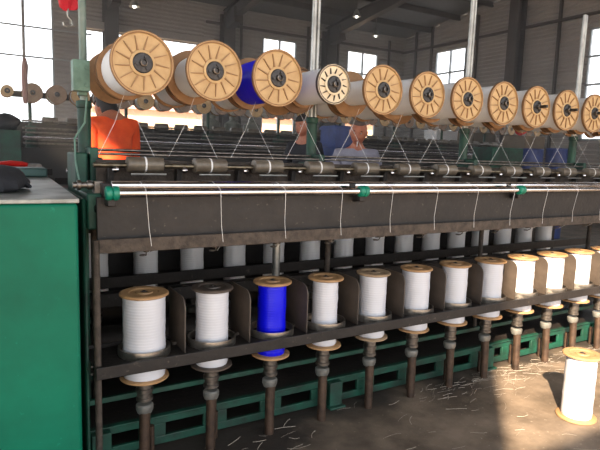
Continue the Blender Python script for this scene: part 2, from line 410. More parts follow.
# ring rails with bored plates
def ring_plate(ya, yb, yc, z0, z1, n0, n1, rh=.108):
    m = MB(); seg = 24
    for n in range(n0, n1):
        cx = X0+n*S; hx = S/2; base = len(m.v)
        for z in (z0, z1):
            for i in range(seg):
                a = 2*PI*(i+.5)/seg; m.v.append((cx+rh*math.cos(a), yc+rh*math.sin(a), z))
            for i in range(seg):
                a = 2*PI*(i+.5)/seg; dx, dy = math.cos(a), math.sin(a)
                tx = hx/abs(dx); ty = ((yb-yc) if dy > 0 else (yc-ya))/abs(dy); t = min(tx, ty)
                m.v.append((cx+dx*t, yc+dy*t, z))
        for i in range(seg):
            j = (i+1) % seg
            a0, a1, b0, b1 = base+i, base+j, base+seg+i, base+seg+j
            c0, c1, d0, d1 = a0+2*seg, a1+2*seg, b0+2*seg, b1+2*seg
            m.f += [(a0,b0,b1,a1), (c0,c1,d1,d0), (a0,a1,c1,c0)]
    return m
m = ring_plate(2.095, 2.345, YR, .487, .497, 0, NP-2)
m.box(.352, X0-S/2+.0, 2.095, 2.345, .487, .497)
mp(m, 'ring_plate', M['dark'])
mp(MB().box(.35, XE-.5, 2.078, 2.095, .462, .512), 'ring_rail', M['dark'], .003)
mp(MB().box(.35, XE-.5, 2.345, 2.36, .47, .51), 'ring_rail', M['dark'], .003)
m = ring_plate(3.22, 3.46, YBK, .545, .555, 0, NP-1)
mp(m, 'ring_plate', M['dark'])
mp(MB().box(.35, XE, 3.19, 3.22, .535, .60), 'ring_rail', M['dark'], .003)
RING = MB().lathe([(.100,0),(.1065,0),(.1075,.006),(.1065,.032),(.100,.032),(.098,.011)], seg=40, closed=True).mesh('ring'); RING.materials.append(M['ringsteel'])
for n in range(NP-2):
    link('spinning_ring', RING, mach, loc=(X0+n*S, YR, .497))
for n in range(NP-1):
    pass
# separator plates between bobbins
def sep():
    m = MB(); y0, y1, z0, z1, t = -.09, .13, .0, .235, .0025
    pts = [(y0,z0),(y1,z0),(y1,z1)]+[(y0+.05*(1-math.sin(a)), z1-.05*(1-math.cos(a))) for a in [PI/2*k/6 for k in range(7)]]
    n = len(pts)
    for x in (-t, t): m.v += [(x, y, z) for y, z in pts]
    m.f = [tuple(range(n)), tuple(range(n, 2*n))[::-1]]+[(i, (i+1)%n, n+(i+1)%n, n+i) for i in range(n)]
    m.box(-.02, .0, .02, .05, 0, .012)
    return m.mesh('separator_plate')
SEP = sep(); SEP.materials.append(M['plate'])
for n in range(NP-2):
    link('separator_plate', SEP, mach, loc=(X0+(n+.5)*S, YR+.01, .4975))
for n in range(NP-1):
    pass
# spindles: wharve, bright ring, post
WH = MB().lathe([(.018,.078),(.033,.075),(.035,.06),(.032,.056),(.032,.04),(.036,.036),(.036,.022),(.031,.018),(.031,.0),(.035,-.004),(.035,-.016),(.02,-.02)], seg=28).mesh('wharve'); WH.materials.append(M['dull'])
WR = MB().lathe([(.02,-.012),(.030,-.012),(.036,.004),(.036,.022),(.030,.028),(.02,.028)], seg=28).mesh('bolster'); WR.materials.append(M['steel'])
PO = MB().lathe([(.012,.0),(.017,.01),(.017,.21),(.023,.215),(.023,.235),(.014,.24)], seg=18).mesh('post'); PO.materials.append(M['rust'])
TOPP = MB().lathe([(.003,.028),(.007,.022),(.008,.0)], seg=12).mesh('tip'); TOPP.materials.append(M['dull'])
for n in range(NP):
    x = X0+n*S
    for Y in (YR, YBK):
        if Y == YR and n >= NP-2: continue
        s_ = link('spindle', WH, mach, loc=(x, Y, .305 if Y == YR else .362))
        w_ = link('bolster', WR, s_, loc=(0,0,-.062))
    if n < NP-2:
        MBp = MB().tube([(x-.010,2.185,.0),(x-.002,2.20,.235)], [.022,.024], 16); mp(MBp, 'spindle_post', M['rust'])
        MBp = MB().tube([(x+.045,2.27,.0),(x+.045,2.27,.13)], .013, 12); mp(MBp, 'brace_rod', M['rust'])
# spindle rails and base beams
mp(MB().box(.35, XE-.5, 2.325, 2.70, .128, .142), 'spindle_rail', M['dark'], .003)
mp(MB().box(.35, XE, 3.22, 3.5, .2, .245), 'spindle_rail', M['dark'], .003)
def base_beam(Y, t=.018):
    m = MB(); z0, z1 = .012, .145
    m.box(.345, XE-.5, Y, Y+t, z0, .05); m.box(.345, XE-.5, Y, Y+t, .11, z1)
    for n in range(NP-2):
        x = X0+(n+.5)*S
        m.box(x-.15, x-.03, Y, Y+t, .05, .11)
    m.box(.345, XE-.5, Y-.012, Y+t, z1, z1+.008)
    return m
mp(base_beam(2.305), 'base_beam', M['greendull'], .003)
mp(base_beam(3.15), 'base_beam', M['greendull'], .003)
mp(MB().box(.35, XE-.5, 2.30, 2.32, .262, .285), 'link_bar', M['greendull'], .002)
for x in (.40, 1.60, 2.80, 4.0):
    f_ = MB(); f_.box(x-.04, x+.04, 2.265, 2.303, 0, .14); f_.box(x-.05, x+.05, 2.24, 2.33, 0, .012)
    mp(f_, 'foot', M['greendull'], .004)
    f_ = MB(); f_.box(x-.035, x+.035, 3.17, 3.3, 0, .18); mp(f_, 'foot', M['greendull'], .004)
# driving drum and long shafts inside
dr = MB()
for k in range(int((XE-.5)/.6)):
    dr.cyl((.42+k*.6,2.78,.36), .085, .56, 'X', 28)
dr.cyl((.36,2.78,.36), .02, XE-.4, 'X', 12)
mp(dr, 'driving_drum', M['darkplain'])
for y, z in ((2.52,.40),(2.56,.33),(2.62,.27)): mp(MB().cyl((.36,y,z), .009, XE-.9, 'X', 10), 'tape_shaft', M['dull'])
mp(MB().box(.36, XE-.5, 2.745, 2.815, .55, .62), 'centre_beam', M['dark'], .004)
mp(MB().box(.36, XE, 3.56, 3.58, .12, 1.08), 'rear_light_block', M['darkplain'], .004)  # added dark sheet: blocks light from behind and keeps the gaps dark
# frame uprights
for x, y in ((.362,2.11),):
    mp(MB().tube([(x,y,0),(x,y,1.0)], .013, 14), 'frame_upright', M['dusty'])
for x in (.44, 1.39, 1.73, 3.02, 4.3):
    rr = .016 if x != 1.39 else .022
    mp(MB().tube([(x,2.6,0),(x,2.6,1.10)], rr, 14), 'frame_upright', M['dusty'] if x != 1.39 else M['steel'])
# lappets with pigtail guides above each bobbin
for n in range(NP-2):
    x = X0+n*S
    b = MB(); b.box(x-.03, x+.03, 2.13, 2.19, .946, .957); b.obox((x+.012,2.19,.934), (.014,0,0), (0,.022,-.006), (0,.001,.004))
    l_ = mp(b, 'lappet', M['dusty'], .002)
    pts = [(x+.0,2.17,.948),(x+.0,2.175,.925),(x+.005,2.19,.918)]+[(x+.012*math.cos(a)-.007, 2.20+.012*math.sin(a), .915) for a in [2*PI*k/10-.6 for k in range(10)]]
    mp(MB().tube(pts, .0028, 6), 'pigtail_guide', M['dull'], parent=l_)
# creel: posts, beams, shafts
P3 = {0: 5.2, 1: None, 2: None, 3: 2.46}
for k, x in enumerate((.41, 1.61, 2.81, 4.01)):
    top = 2.46 if k == 3 else roofz(2.63)+.03
    m = MB()
    if k == 0: m.tube([(x,2.63,1.12),(x,2.63,top)], .0165, 18)
    else:
        m.tube([(x-.008,2.63,1.28),(x-.008,2.63,top)], .0135, 18); m.tube([(x+.018,2.63,1.28),(x+.018,2.63,top)], .0105, 18)
    mp(m, 'creel_post', M['greygreen'] if k == 0 else M['steel'])
    m = MB(); m.lathe([(.02,0),(.055,.0),(.055,.015),(.032,.03),(.029,.2),(.029,.39),(.034,.395),(.034,.42),(.022,.425)], (x,2.63,1.125), 'Z', 20); mp(m, 'post_socket', M['greendull'])
m = MB(); m.box(-.045,.022,-.04,.03,-.055,.075); 
for dx, dz in ((-.028,.045),(.008,.045),(-.028,-.03),(.008,-.03)): m.cyl((dx,-.046,dz), .009, .012, 'Y', 10)
m.box(-.02,.015,.0,.04,-.07,-.05)
bx_ = m.build('clamp_box', M['greengrey'], mach, .005); bx_.location = (.402,2.59,1.640)
for y, z in ((2.514,1.678),(2.805,1.678)):
    mp(MB().box(.52, XE, y-.007, y+.007, z-.028, z+.028), 'creel_beam', M['darkplain'], .002)
for n in range(NP):
    x = X0-.003+n*S
    y0 = 2.13 if n in (8,9,10,11,12) else 2.185
    mp(MB().cyl((x,y0,1.678), .0095, 2.84-y0, 'Y', 12), 'spool_shaft', M['hub'])
for x in (1.61,2.81,4.01):
    b = MB(); b.box(x-.012, x+.022, 2.50, 2.79, 1.63, 1.65); mp(b, 'creel_arm', M['darkplain'], .002)

# ------------------------------------------------------------------ bobbins on spindles
ORD = ['leftmost','second','third','fourth','fifth','sixth','seventh','eighth','ninth','tenth','eleventh','twelfth','thirteenth','fourteenth','fifteenth','sixteenth']
def bobbin(name, loc, rf, ry, fm, ym, label, group, h=.357, rfb=None, cat='bobbin'):
    t = empty(name, loc, label, cat, group)
    rb = rfb or rf; th = .014
    def fl(r, up):
        pr = [(.016,0),(r-.006,0),(r,.004),(r,th-.004),(r-.005,th),(.062,th),(.058,th-.004),(.036,th-.004),(.034,th+.001),(.016,th+.001)]
        if not up: pr = [(a, th-b) for a, b in pr]
        return pr
    # local z=0 is the underside of the bottom flange
    m = MB().lathe(fl(rb, False), (0,0,0), 'Z', 40, closed=True); m.build('bottom_flange', fm, t)
    m = MB().lathe(fl(rf, True), (0,0,h-th+.0), 'Z', 40, closed=True); top = m.build('top_flange', fm, t)
    m = MB().lathe([(.016,-.002),(.030,-.002),(.031,.004),(.024,.006),(.009,.006),(.007,.010),(.004,.012)], (0,0,h-.006), 'Z', 20); m.build('hub_cap', M['bore'], top)
    rnd = random.Random(int(loc[0]*100))
    pr = [(ry-.004, th)]
    k = 22
    for i in range(k):
        u = (i+.5)/k; pr.append((ry-.0016*rnd.random()-.0015*abs(math.sin(u*9)), th+(h-2*th)*u))
    pr.append((ry-.004, h-th)); pr = [(.02, th)]+pr+[(.02, h-th)]
    m = MB().lathe(pr, (0,0,0), 'Z', 40, closed=True); m.build('yarn', ym, t)
    return t
FR = [.100,.092,.091,.090,.090,.089,.091,.094,.094,.096,.094,.092,.092,.092]
FY = [.088,.074,.069,.066,.074,.079,.076,.078,.078,.080,.080,.078,.078,.078]
for n in range(NP-2):
    if n == 0: lab = 'large white yarn bobbin with tan flanges nearest the green cabinet in the front row'
    elif n == 1: lab = 'white yarn bobbin with dark grey flanges between the leftmost bobbin and the blue one'
    elif n == 2: lab = 'bright royal blue yarn bobbin with tan flanges standing in the front spindle row'
    elif n == 3: lab = 'white yarn bobbin with tan flanges immediately right of the blue one in front'
    elif n == 4: lab = 'white yarn bobbin with greyish tan flanges, second to the right of the blue one'
    elif n == 7: lab = 'leftmost of the sunlit white yarn bobbins in the front spindle row'
    elif n < 7: lab = 'white yarn bobbin in the front row, %s to the right of the blue one' % ORD[n-3]
    else: lab = 'sunlit white yarn bobbin in the front spindle row, %s from the left end' % ORD[n]
    fm = M['darkrim'] if n == 1 else M['woodgrey'] if n == 4 else M['wood']
    bobbin('yarn_bobbin', (X0+n*S, YR, .388), FR[n], FY[n], fm, M['blue'] if n == 2 else M['white_z'], lab, 'bobbins on the front spindles', h=.357+(.014 if n == 0 else .008 if n < 3 else 0))
for n in range(NP-1):
    lab = ('shaded pale grey yarn bobbin in the row behind, beside the leftmost frame upright' if n == 0 else
           'shaded pale grey yarn bobbin in the row behind, %s from the left end' % ORD[n])
    bobbin('yarn_bobbin', (X0+n*S, YBK, .445), .086, .076, M['darkrim'], M['grey_z'], lab, 'bobbins on the rear spindles', h=.42)
# the bobbin standing on the floor
fb = bobbin('yarn_bobbin', (2.70,1.60,.0), .096, .078, M['wood'], M['white_z'], 'sunlit white yarn bobbin standing alone on the concrete floor in front of the machine', 'loose', h=.355, rfb=.1)
del fb['group']

# ------------------------------------------------------------------ creel spools
def ribs_mb(r, k=13):
    m = MB()
    for i in range(k):
        a = 2*PI*i/k+.1; ra, rb = .050, r-.018
        sk = .10
        p0 = Vector((math.sin(a)*ra, .0045, math.cos(a)*ra)); p1 = Vector((math.sin(a+sk)*rb, .0045, math.cos(a+sk)*rb))
        d = (p1-p0); L_ = d.length/2; d.normalize(); wv = Vector((0,1,0)).cross(d)
        n = len(m.v)
        for (pp, ww) in ((p0, .0028), (p1, .0009)):
            for yy in (-.0035, .0040):
                for s_ in (-1, 1): m.v.append(tuple(pp+wv*ww*s_+Vector((0,yy,0))))
        m.f += [tuple(n+q for q in f) for f in ((0,1,3,2),(4,6,7,5),(0,4,5,1),(2,3,7,6),(0,2,6,4),(1,5,7,3))]
    return m
def spool(loc, r, ry, L, fm, rm, ym, label, group, em=None, simple=False, hubm=None):
    t = empty('yarn_spool', loc, label, 'spool', group)
    fp = [(.012,0),(.047,0),(.050,.002),(.051,.008),(r-.010,.008),(r-.008,0),(r-.002,0),(r,.003),(r,.016),(.012,.016)]
    f1 = MB().lathe(fp, (0,0,0), 'Y', 56, closed=True).build('flange', fm, t)
    if not simple:
        ribs_mb(r).build('ribs', rm, f1)
        if em: MB().lathe([(r-.0085,-.001),(r+.001,.001),(r+.001,.017),(r-.0085,.017)], (0,0,0), 'Y', 56, closed=True).build('rim', em, f1)
        h_ = MB().lathe([(.0105,-.006),(.036,-.004),(.040,.0),(.040,.004),(.0105,.004)], (0,0,0), 'Y', 32, closed=True)
        for k in range(3):
            a = 2*PI*k/3+.4; h_.cyl((.026*math.sin(a),-.012,.026*math.cos(a)), .007, .01, 'Y', 10)
        h_.build('hub', M['hub'], t)
        MB().lathe([(.0105,-.022),(.015,-.020),(.016,-.014),(.016,-.006),(.0105,-.006)], (0,0,0), 'Y', 8, closed=True).build('nut', M['dull'], t)
    bp = [(.012,L),(r-.002,L),(r,L-.003),(r,L-.016),(.012,L-.016)]
    MB().lathe(bp, (0,0,0), 'Y', 56, closed=True).build('flange', M['tanedge'], t)
    pr = [(.03,.016),(ry-.004,.0165)]+[(ry-.0012*random.random(), .018+(L-.036)*(i+.5)/14) for i in range(14)]+[(ry-.004,L-.0165),(.03,L-.016)]
    MB().lathe(pr, (0,0,0), 'Y', 48, closed=True).build('yarn', ym, t)
    return t
TR = [.123,.123,.124,.0935,.122,.120,.121,.124,.125,.127,.125,.123,.123,.123]
TY = [.107,.090,.101,.083,.064,.095,.1,.105,.107,.107,.107,.106,.106,.105]
for n in range(NP-2):
    x = X0-.003+n*S
    if n == 0: lab = 'big white yarn spool with ribbed tan flange, leftmost on the creel by the clamp box'
    elif n == 2: lab = 'royal blue yarn spool with ribbed tan flange on the overhead creel'
    elif n == 1: lab = 'white yarn spool with ribbed tan flange just left of the blue creel spool'
    elif n == 3: lab = 'smaller yarn spool with cream pinwheel face and dark grey rim on the overhead creel'
    elif n == 4: lab = 'thinly wound white yarn spool just right of the small cream spool on the overhead creel'
    else: lab = 'ribbed tan spool of white yarn, %s to the right of the blue creel spool' % ORD[n-3]
    if n == 3: spool((x,2.20,1.678), TR[n], TY[n], .30, M['cream'], M['bore'], M['white_y'], lab, 'big spools on the front of the creel', em=M['darkrim'])
    else: spool((x,2.20,1.678), TR[n], TY[n], .30, M['tan'], M['rib'], M['blue_y'] if n == 2 else M['white_y'], lab, 'big spools on the front of the creel', em=M['tanedge'])
for n in range(NP-2):
    x = X0-.003+n*S
    lab = 'brown flanged spool on the creel right behind the %s big front spool%s' % (ORD[n], '' if n == 0 else ' from the left')
    spool((x,2.536,1.678), .122, .112 if n % 3 else .07, .245, M['brownfl'], M['rib'], M['white_y'], lab, 'spools on the back of the creel', simple=True)

# ------------------------------------------------------------------ threads
def where(n): return 'leftmost big spool' if n == 0 else 'blue spool' if n == 2 else 'small cream spool' if n == 3 else '%s big spool from the left' % ORD[n]
for n in range(NP-3):
    x = X0-.003+n*S
    m = MB().tube([(x-.03,2.36,1.59),(x-.07,2.39,1.45),(x-.13,2.42,1.315)], .0008, 6)
    m.build('yarn_strand', M['thread'], label='thin thread slanting down leftward from the '+where(n), cat='thread', group='threads from creel to rollers')
    m = MB().tube([(x+.02,2.56,1.57),(x+.06,2.50,1.45),(x+.11,2.44,1.312)], .0008, 6)
    m.build('yarn_strand', M['thread'], label='thin thread slanting down rightward from the '+where(n), cat='thread', group='threads from creel to rollers')
    xb = X0+n*S
    m = MB().tube([(xb-.03,2.15,1.219),(xb-.03,2.062,1.196),(xb-.03,2.053,1.18),(xb-.01,2.09,1.04),(xb+.0,2.094,.97),(xb+.012,2.19,.915)], .0010, 6)
    nm = 'blue bobbin' if n == 2 else ('leftmost front bobbin' if n == 0 else '%s front bobbin from the left' % ORD[n])
    m.build('yarn_strand', M['thread'], label='thin thread hanging from the chrome rollers over the '+nm, cat='thread', group='threads from rollers to bobbins')

# ------------------------------------------------------------------ gear-head cabinet at the left with things on top
cb = empty('machine_cabinet', (-.35,1.89,0), 'glossy teal green machine end cabinet with dusty metal top at the left edge', 'cabinet', rz=-.03)
m = MB(); m.box(-.85, .618, 0, 2.6, .03, 1.165); m.build('body', M['green'], cb, .012)
m = MB(); m.box(-.86, .622, -.004, 2.604, 1.165, 1.18); m.build('top_plate', M['table'], cb, .003)
m = MB(); m.box(-.80, .58, .05, 2.55, 0, .03); m.build('plinth', M['darkplain'], cb)
m = MB(); m.box(-.7, .30, -.008, 0, .2, 1.05); m.build('access_panel', M['green'], cb, .004)
def blob(mb, c, rx, ry, rz, seed, k=20, amp=.2, zmin=None):
    rnd = random.Random(seed); ph = [rnd.random()*6 for _ in range(6)]; n0 = len(mb.v)
    for i in range(k+1):
        th = PI*i/k
        for j in range(k):
            a = 2*PI*j/k; q = 1+amp*(math.sin(3*a+ph[0]+2*th)*.4+math.sin(5*a+ph[1])*math.sin(th*3+ph[2])*.35+math.sin(2*a+ph[3]+th*4)*.3)
            z = c[2]+rz*q*math.cos(th)
            if zmin is not None: z = max(z, zmin)
            mb.v.append((c[0]+rx*q*math.sin(th)*math.cos(a), c[1]+ry*q*math.sin(th)*math.sin(a), z))
    for i in range(k):
        for j in range(k):
            w_ = (j+1) % k; mb.f.append((n0+i*k+j, n0+i*k+w_, n0+(i+1)*k+w_, n0+(i+1)*k+j))
    return mb
bg = empty('tool_bag', (.03,2.35,1.182), 'black cloth bag slumped on the front of the cabinet top', 'bag')
blob(MB(), (-.01,-.06,.03), .14, .20, .055, 4, zmin=.0).build('bag_body', M['black'], bg)
MB().tube([(.05,-.12,.045),(.10,-.14,.035),(.125,-.12,.012),(.12,-.04,.008),(.09,.04,.015)], .007, 8).build('strap', M['black'], bg)
MB().tube([(.02,.1,.06),(.05,.24,.07),(.08,.30,.03),(.06,.18,.03)], .008, 8).build('handle', M['black'], bg)
pl = empty('pliers', (.20,3.95,1.182), 'pair of red handled pliers lying behind the black bag on the cabinet', 'pliers')
MB().tube([(-.13,.0,.03),(-.06,.03,.04),(.02,.02,.035),(.06,.0,.03)], .016, 10).build('grip', M['red'], pl)
MB().tube([(-.12,-.10,.03),(-.04,-.05,.045),(.03,-.03,.04),(.06,-.005,.03)], .016, 10).build('grip', M['red'], pl)
MB().obox((.10,-.005,.028), (.045,0,0), (0,.016,0), (0,0,.012)).build('jaws', M['dull'], pl, .004)
MB().obox((0,0,.006), (.14,0,0), (0,.07,0), (0,0,.006)).build('rag', M['red'], pl)
tl = empty('metal_block', (.18,3.2,1.182), 'grey green flat metal tool block lying between the bag and the pliers', 'tool')
MB().box(-.10,.12,-.10,.10,0,.045).build('block', M['greytool'], tl, .008)
MB().box(.12,.15,-.03,.03,.005,.04).build('clip', M['darkplain'], tl, .004)
MB().tube([(.415,2.58,1.56),(.40,2.55,1.45),(.35,2.5,1.38),(.345,2.45,1.28),(.36,2.44,1.18)], .004, 8).build('hose', M['greengrey'], label='thin green hose curving down beside the leftmost creel post', cat='hose')

# hoist hook hanging from the roof
hk = empty('hoist_hook', (.535,4.0,2.12), 'red hoist block with grey steel hook hanging at the top left', 'hoist')
blob(MB(), (0,0,.20), .065, .045, .085, 9, amp=.3).build('block', M['redpink'], hk)
blob(MB(), (-.005,.0,.28), .075, .05, .08, 12, amp=.35).build('cover', M['redpink'], hk)
MB().tube([(0,0,.12),(0,0,.07),(.022,0,.05),(.026,0,.02),(.0,0,.0),(-.024,0,.012),(-.028,0,.03)], .0075, 10).build('hook', M['steel'], hk)
MB().tube([(0,0,.28),(0,0,roofz(4)-2.10+.02)], .01, 8).build('chain', M['dull'], hk)
hr = empty('hanging_rod', (.467,7.0,1.80), 'thin rod hanging from the roof with a wrapped lower end, before the big left window', 'rod')
MB().tube([(0,0,.42),(.02,0,roofz(7)-1.80+.02)], .016, 10).build('rod', M['dull'], hr)
MB().tube([(0,0,.0),(0,0,.06),(.0,0,.3),(.008,0,.42),(.005,0,.5)], [.02,.028,.032,.034,.018], 12).build('wrapping', M['wrap'], hr)

# ------------------------------------------------------------------ second machine in the background
mb2 = empty('twisting_machine', (0,8.2,0), 'dark second twisting machine further back in the hall behind the workers', 'machine')
def m2(mb, name, m, bevel=0., label=None): return mb.build(name, m, mb2, bevel, label=label)
m2(MB().box(.45, 11.3, .0, .9, .9, 1.30), 'bed', M['dark'], .01)
for z, y in ((1.36,-.08),(1.44,-.1),(1.50,-.06),(1.56,.0),(1.66,.05),(1.41,-.2)):
    m2(MB().cyl((.5,y,z), .013, 10.7, 'X', 12), 'roller', M['dull'] if z != 1.44 else M['chrome'])
m2(MB().box(.7, 11.3, .05, .1, 1.30, 1.50), 'back_panel', M['dark'], .004)
m2(MB().box(.45, 11.3, .5, .56, 1.30, 1.66), 'back_panel', M['dark'], .004)
for k in range(34):
    x = .75+k*.31
    m2(MB().lathe([(.03,0),(.05,.01),(.05,.20),(.03,.21)], (x,.12,1.675), 'X', 14), 'top_roller', M['olive'])
for k in range(9):
    x = .62+k*1.3
    b = MB(); b.tube([(x,.30,1.3),(x,.30,2.1)], .025, 10); b.box(x-.06,x+.06,.2,.4,1.3,1.6); b.box(x-.05,x+.05,.05,.8,0,.9)
    m2(b, 'post', M['greendull'])
m2(MB().box(.3, 11.4, .27, .33, 1.98, 2.06), 'creel_beam', M['darkplain'])
m2(MB().box(.45, 11.3, .3, .36, .0, .9), 'side_panel', M['dark'])
m2(MB().box(.7, 11.3, .1, .16, .1, .3), 'base_beam', M['greendull'])
m2(MB().box(.7, 11.3, .0, .1, .45, .52), 'ring_rail', M['dark'])
for k in range(37):
    x = .34+k*.30
    big = k != 0
    if k == 0: lab = 'small pale spool at the far left end of the far creel row'
    elif k < 4: lab = 'round tan faced spool in the far creel row, %s from its left end' % ORD[k]
    else: lab = 'small tan spool in the far creel row running under the big front spools'
    t = spool((x,8.2,2.03), .125 if big else .075, .11 if big else .06, .26, M['farspool'] if k % 3 else M['tan'], M['rib'], M['white_y'], lab, 'far creel spools', simple=True)
    MB().lathe([(.012,-.004),(.035,-.003),(.035,.004),(.012,.004)], (0,0,0), 'Y', 20, closed=True).build('hub', M['hub'], t)
cB = empty('machine_cabinet', (-.2,7.0,0), 'distant green machine cabinet behind the black bag at the left edge', 'cabinet')
MB().box(-1.0,.61,0,.9,.04,1.50).build('body', M['greendull'], cB, .01)
MB().box(-.95,.56,.04,.86,0,.04).build('plinth', M['darkplain'], cB)
MB().box(-.7,.4,-.01,0,.3,1.35).build('door', M['greendull'], cB, .004)
# low dark bags on top of it
for k, (x, y, lab) in enumerate(((-.10,7.35,'dark cloth bundle on the distant cabinet, the left one'),(.28,7.4,'dark cloth bundle on the distant cabinet, the right one'))):
    blob(MB(), (x,y,1.59), .15, .16, .10, 20+k, zmin=1.501).build('cloth_bundle', M['black'], label=lab, cat='bundle', group='bundles on the distant cabinet')

# ------------------------------------------------------------------ goods in the aisle
def crate(loc, w_, d, h, m, label, group, cat='crate', name='storage_crate'):
    t = empty(name, loc, label, cat, group)
    b = MB(); T = .015
    b.box(-w_/2,w_/2,-d/2,d/2,0,T); b.box(-w_/2,w_/2,-d/2,-d/2+T,T,h); b.box(-w_/2,w_/2,d/2-T,d/2,T,h)
    b.box(-w_/2,-w_/2+T,-d/2+T,d/2-T,T,h); b.box(w_/2-T,w_/2,-d/2+T,d/2-T,T,h)
    b.build('body', m, t, .004)
    r_ = MB(); r_.box(-w_/2-.01,w_/2+.01,-d/2-.012,-d/2,h-.05,h-.02); r_.box(-w_/2-.01,w_/2+.01,d/2,d/2+.012,h-.05,h-.02)
    r_.box(-w_/2-.01,-w_/2,-d/2,d/2,h-.05,h-.02); r_.box(w_/2,w_/2+.01,-d/2,d/2,h-.05,h-.02)
    r_.build('rim', m, t)
    return t
levels = ['bottommost','second from the bottom','third from the bottom','fourth from the bottom','fifth from the bottom','topmost']
for k in range(6):
    crate((4.10,6.0,k*.286), .36, .36, .285, M['bluebox'], 'blue plastic crate in the stack beside the grey shirted worker, %s' % levels[k], 'stack of blue crates')
def carton(loc, w_, d, h, m, label, group=None, tape=True):
    t = empty('carton', loc, label, 'box', group)
    MB().box(-w_/2,w_/2,-d/2,d/2,0,h).build('body', m, t, .006)
    if tape: MB().box(-w_/2-.001,w_/2+.001,-.025,.025,h,h+.0015).build('tape', M['plate'], t)
    MB().box(-w_/2,w_/2,-.003,.003,h-.001,h+.0005).build('flap_seam', M['bore'], t)
    return t
for k in range(4):
    carton((10.95,9.85,k*.531), .8, .6, .53, M['carton'], 'brown carton in the stack beyond the far machine, %s' % ['bottommost','second from the bottom','third from the bottom','topmost'][k], 'left carton stack')
    carton((8.85,6.8,k*.451), .56, .5, .45, M['carton'], 'brown carton in the cardboard stack by the blue drums, %s' % ['bottommost','second from the bottom','third from the bottom','topmost'][k], 'right carton stack')
for k in range(3):
    carton((9.63,9.75,k*.587), .72, .5, .586, M['carton'] if k < 2 else M['carton'], 'tall carton under the white box, %s' % ['bottommost','middle one','uppermost'][k], 'carton stack under the white box')
carton((9.63,9.75,1.762), .68, .44, .24, M['paper'], 'white box on top of a carton stack beyond the fifth and sixth spools', None, False)
gc = empty('storage_cabinet', (7.2,6.0,0), 'low dull green cabinet standing beyond the chrome rollers right of centre', 'cabinet')
MB().box(-.36,.36,-.2,.2,.05,1.54).build('body', M['greendull'], gc, .008)
for s_ in (-1, 1):
    d_ = MB().box(min(s_*.005,s_*.345),max(s_*.005,s_*.345),-.212,-.2,.1,1.5).build('door', M['greendull'], gc, .003)
    MB().box(min(s_*.03,s_*.045),max(s_*.03,s_*.045),-.235,-.212,.8,.92).build('handle', M['dull'], d_, .002)
MB().box(-.34,.34,-.18,.18,0,.05).build('plinth', M['darkplain'], gc)
def barrel(loc, m, label, h=1.5, r=.22):
    t = empty('drum', loc, label, 'drum', 'blue drums')
    pr = [(.0,0),(r-.01,0),(r,.012)]
    for k in range(3): z = h*(k+1)/4; pr += [(r,z-.02),(r+.012,z),(r,z+.02)]
    pr += [(r,h-.03),(r+.008,h-.015),(r-.005,h),(r-.02,h-.015),(.0,h-.015)]
    MB().lathe(pr[1:-1], (0,0,0), 'Z', 28).build('body', m, t)
    MB().cyl((.09,0,h-.017), .03, .02, 'Z', 14).build('bung', M['dull'], t)
barrel((7.98,6.0,0), M['bluebox'], 'tall blue drum standing against the right side of the green cabinet', 1.55)
barrel((8.72,6.0,0), M['bluebox'], 'tall blue drum standing near the right cardboard stack', 1.58, .18)
blob(MB(), (8.55,6.35,1.9), .14, .1, .10, 31).build('red_bundle', M['redpink'], label='small red cloth bundle on the right cardboard stack', cat='bundle').location = (.15,.42,.02)
for k, (x, lab) in enumerate(((3.72,'leftmost'),(4.13,'middle'),(4.54,'rightmost'))):
    m = MB(); m.lathe([(.02,0),(.15,.0),(.18,.08),(.17,.5),(.18,1.0),(.17,1.6),(.15,1.85),(.05,1.92),(.07,1.99),(.02,2.0)], (x,9.6+.02*k,0), 'Z', 20)
    for i_, v in enumerate(m.v):
        a = math.atan2(v[1]-9.6, v[0]-x); f_ = 1+.06*math.sin(5*a+v[2]*4+k)
        m.v[i_] = (x+(v[0]-x)*f_, v[1], v[2])
    m.build('yarn_sack', M['sack'], label='tall grey green sack standing beyond the far machine, %s of three' % lab, cat='sack', group='sacks in the far aisle')

# ------------------------------------------------------------------ people
def skin_eval(nodes, edges, root, sub=2):
    names = list(nodes); me = bpy.data.meshes.new('sk')
    me.from_pydata([nodes[k][0] for k in names], [(names.index(a), names.index(b)) for a, b in edges], [])
    o = bpy.data.objects.new('sk', me); C.objects.link(o)
    md = o.modifiers.new('s', 'SKIN'); md.use_smooth_shade = True
    ly = me.skin_vertices[0] if me.skin_vertices else None
    if ly is None:
        bm = bmesh.new(); bm.from_mesh(me); bm.verts.layers.skin.verify(); bm.to_mesh(me); bm.free(); ly = me.skin_vertices[0]
    for i_, k in enumerate(names):
        r_ = nodes[k][1]; ly.data[i_].radius = r_ if isinstance(r_, tuple) else (r_, r_); ly.data[i_].use_root = (k == root)
    sb = o.modifiers.new('u', 'SUBSURF'); sb.levels = sub; sb.render_levels = sub
    dg = bpy.context.evaluated_depsgraph_get(); ev = o.evaluated_get(dg)
    out = bpy.data.meshes.new_from_object(ev)
    bpy.data.objects.remove(o)
    return out
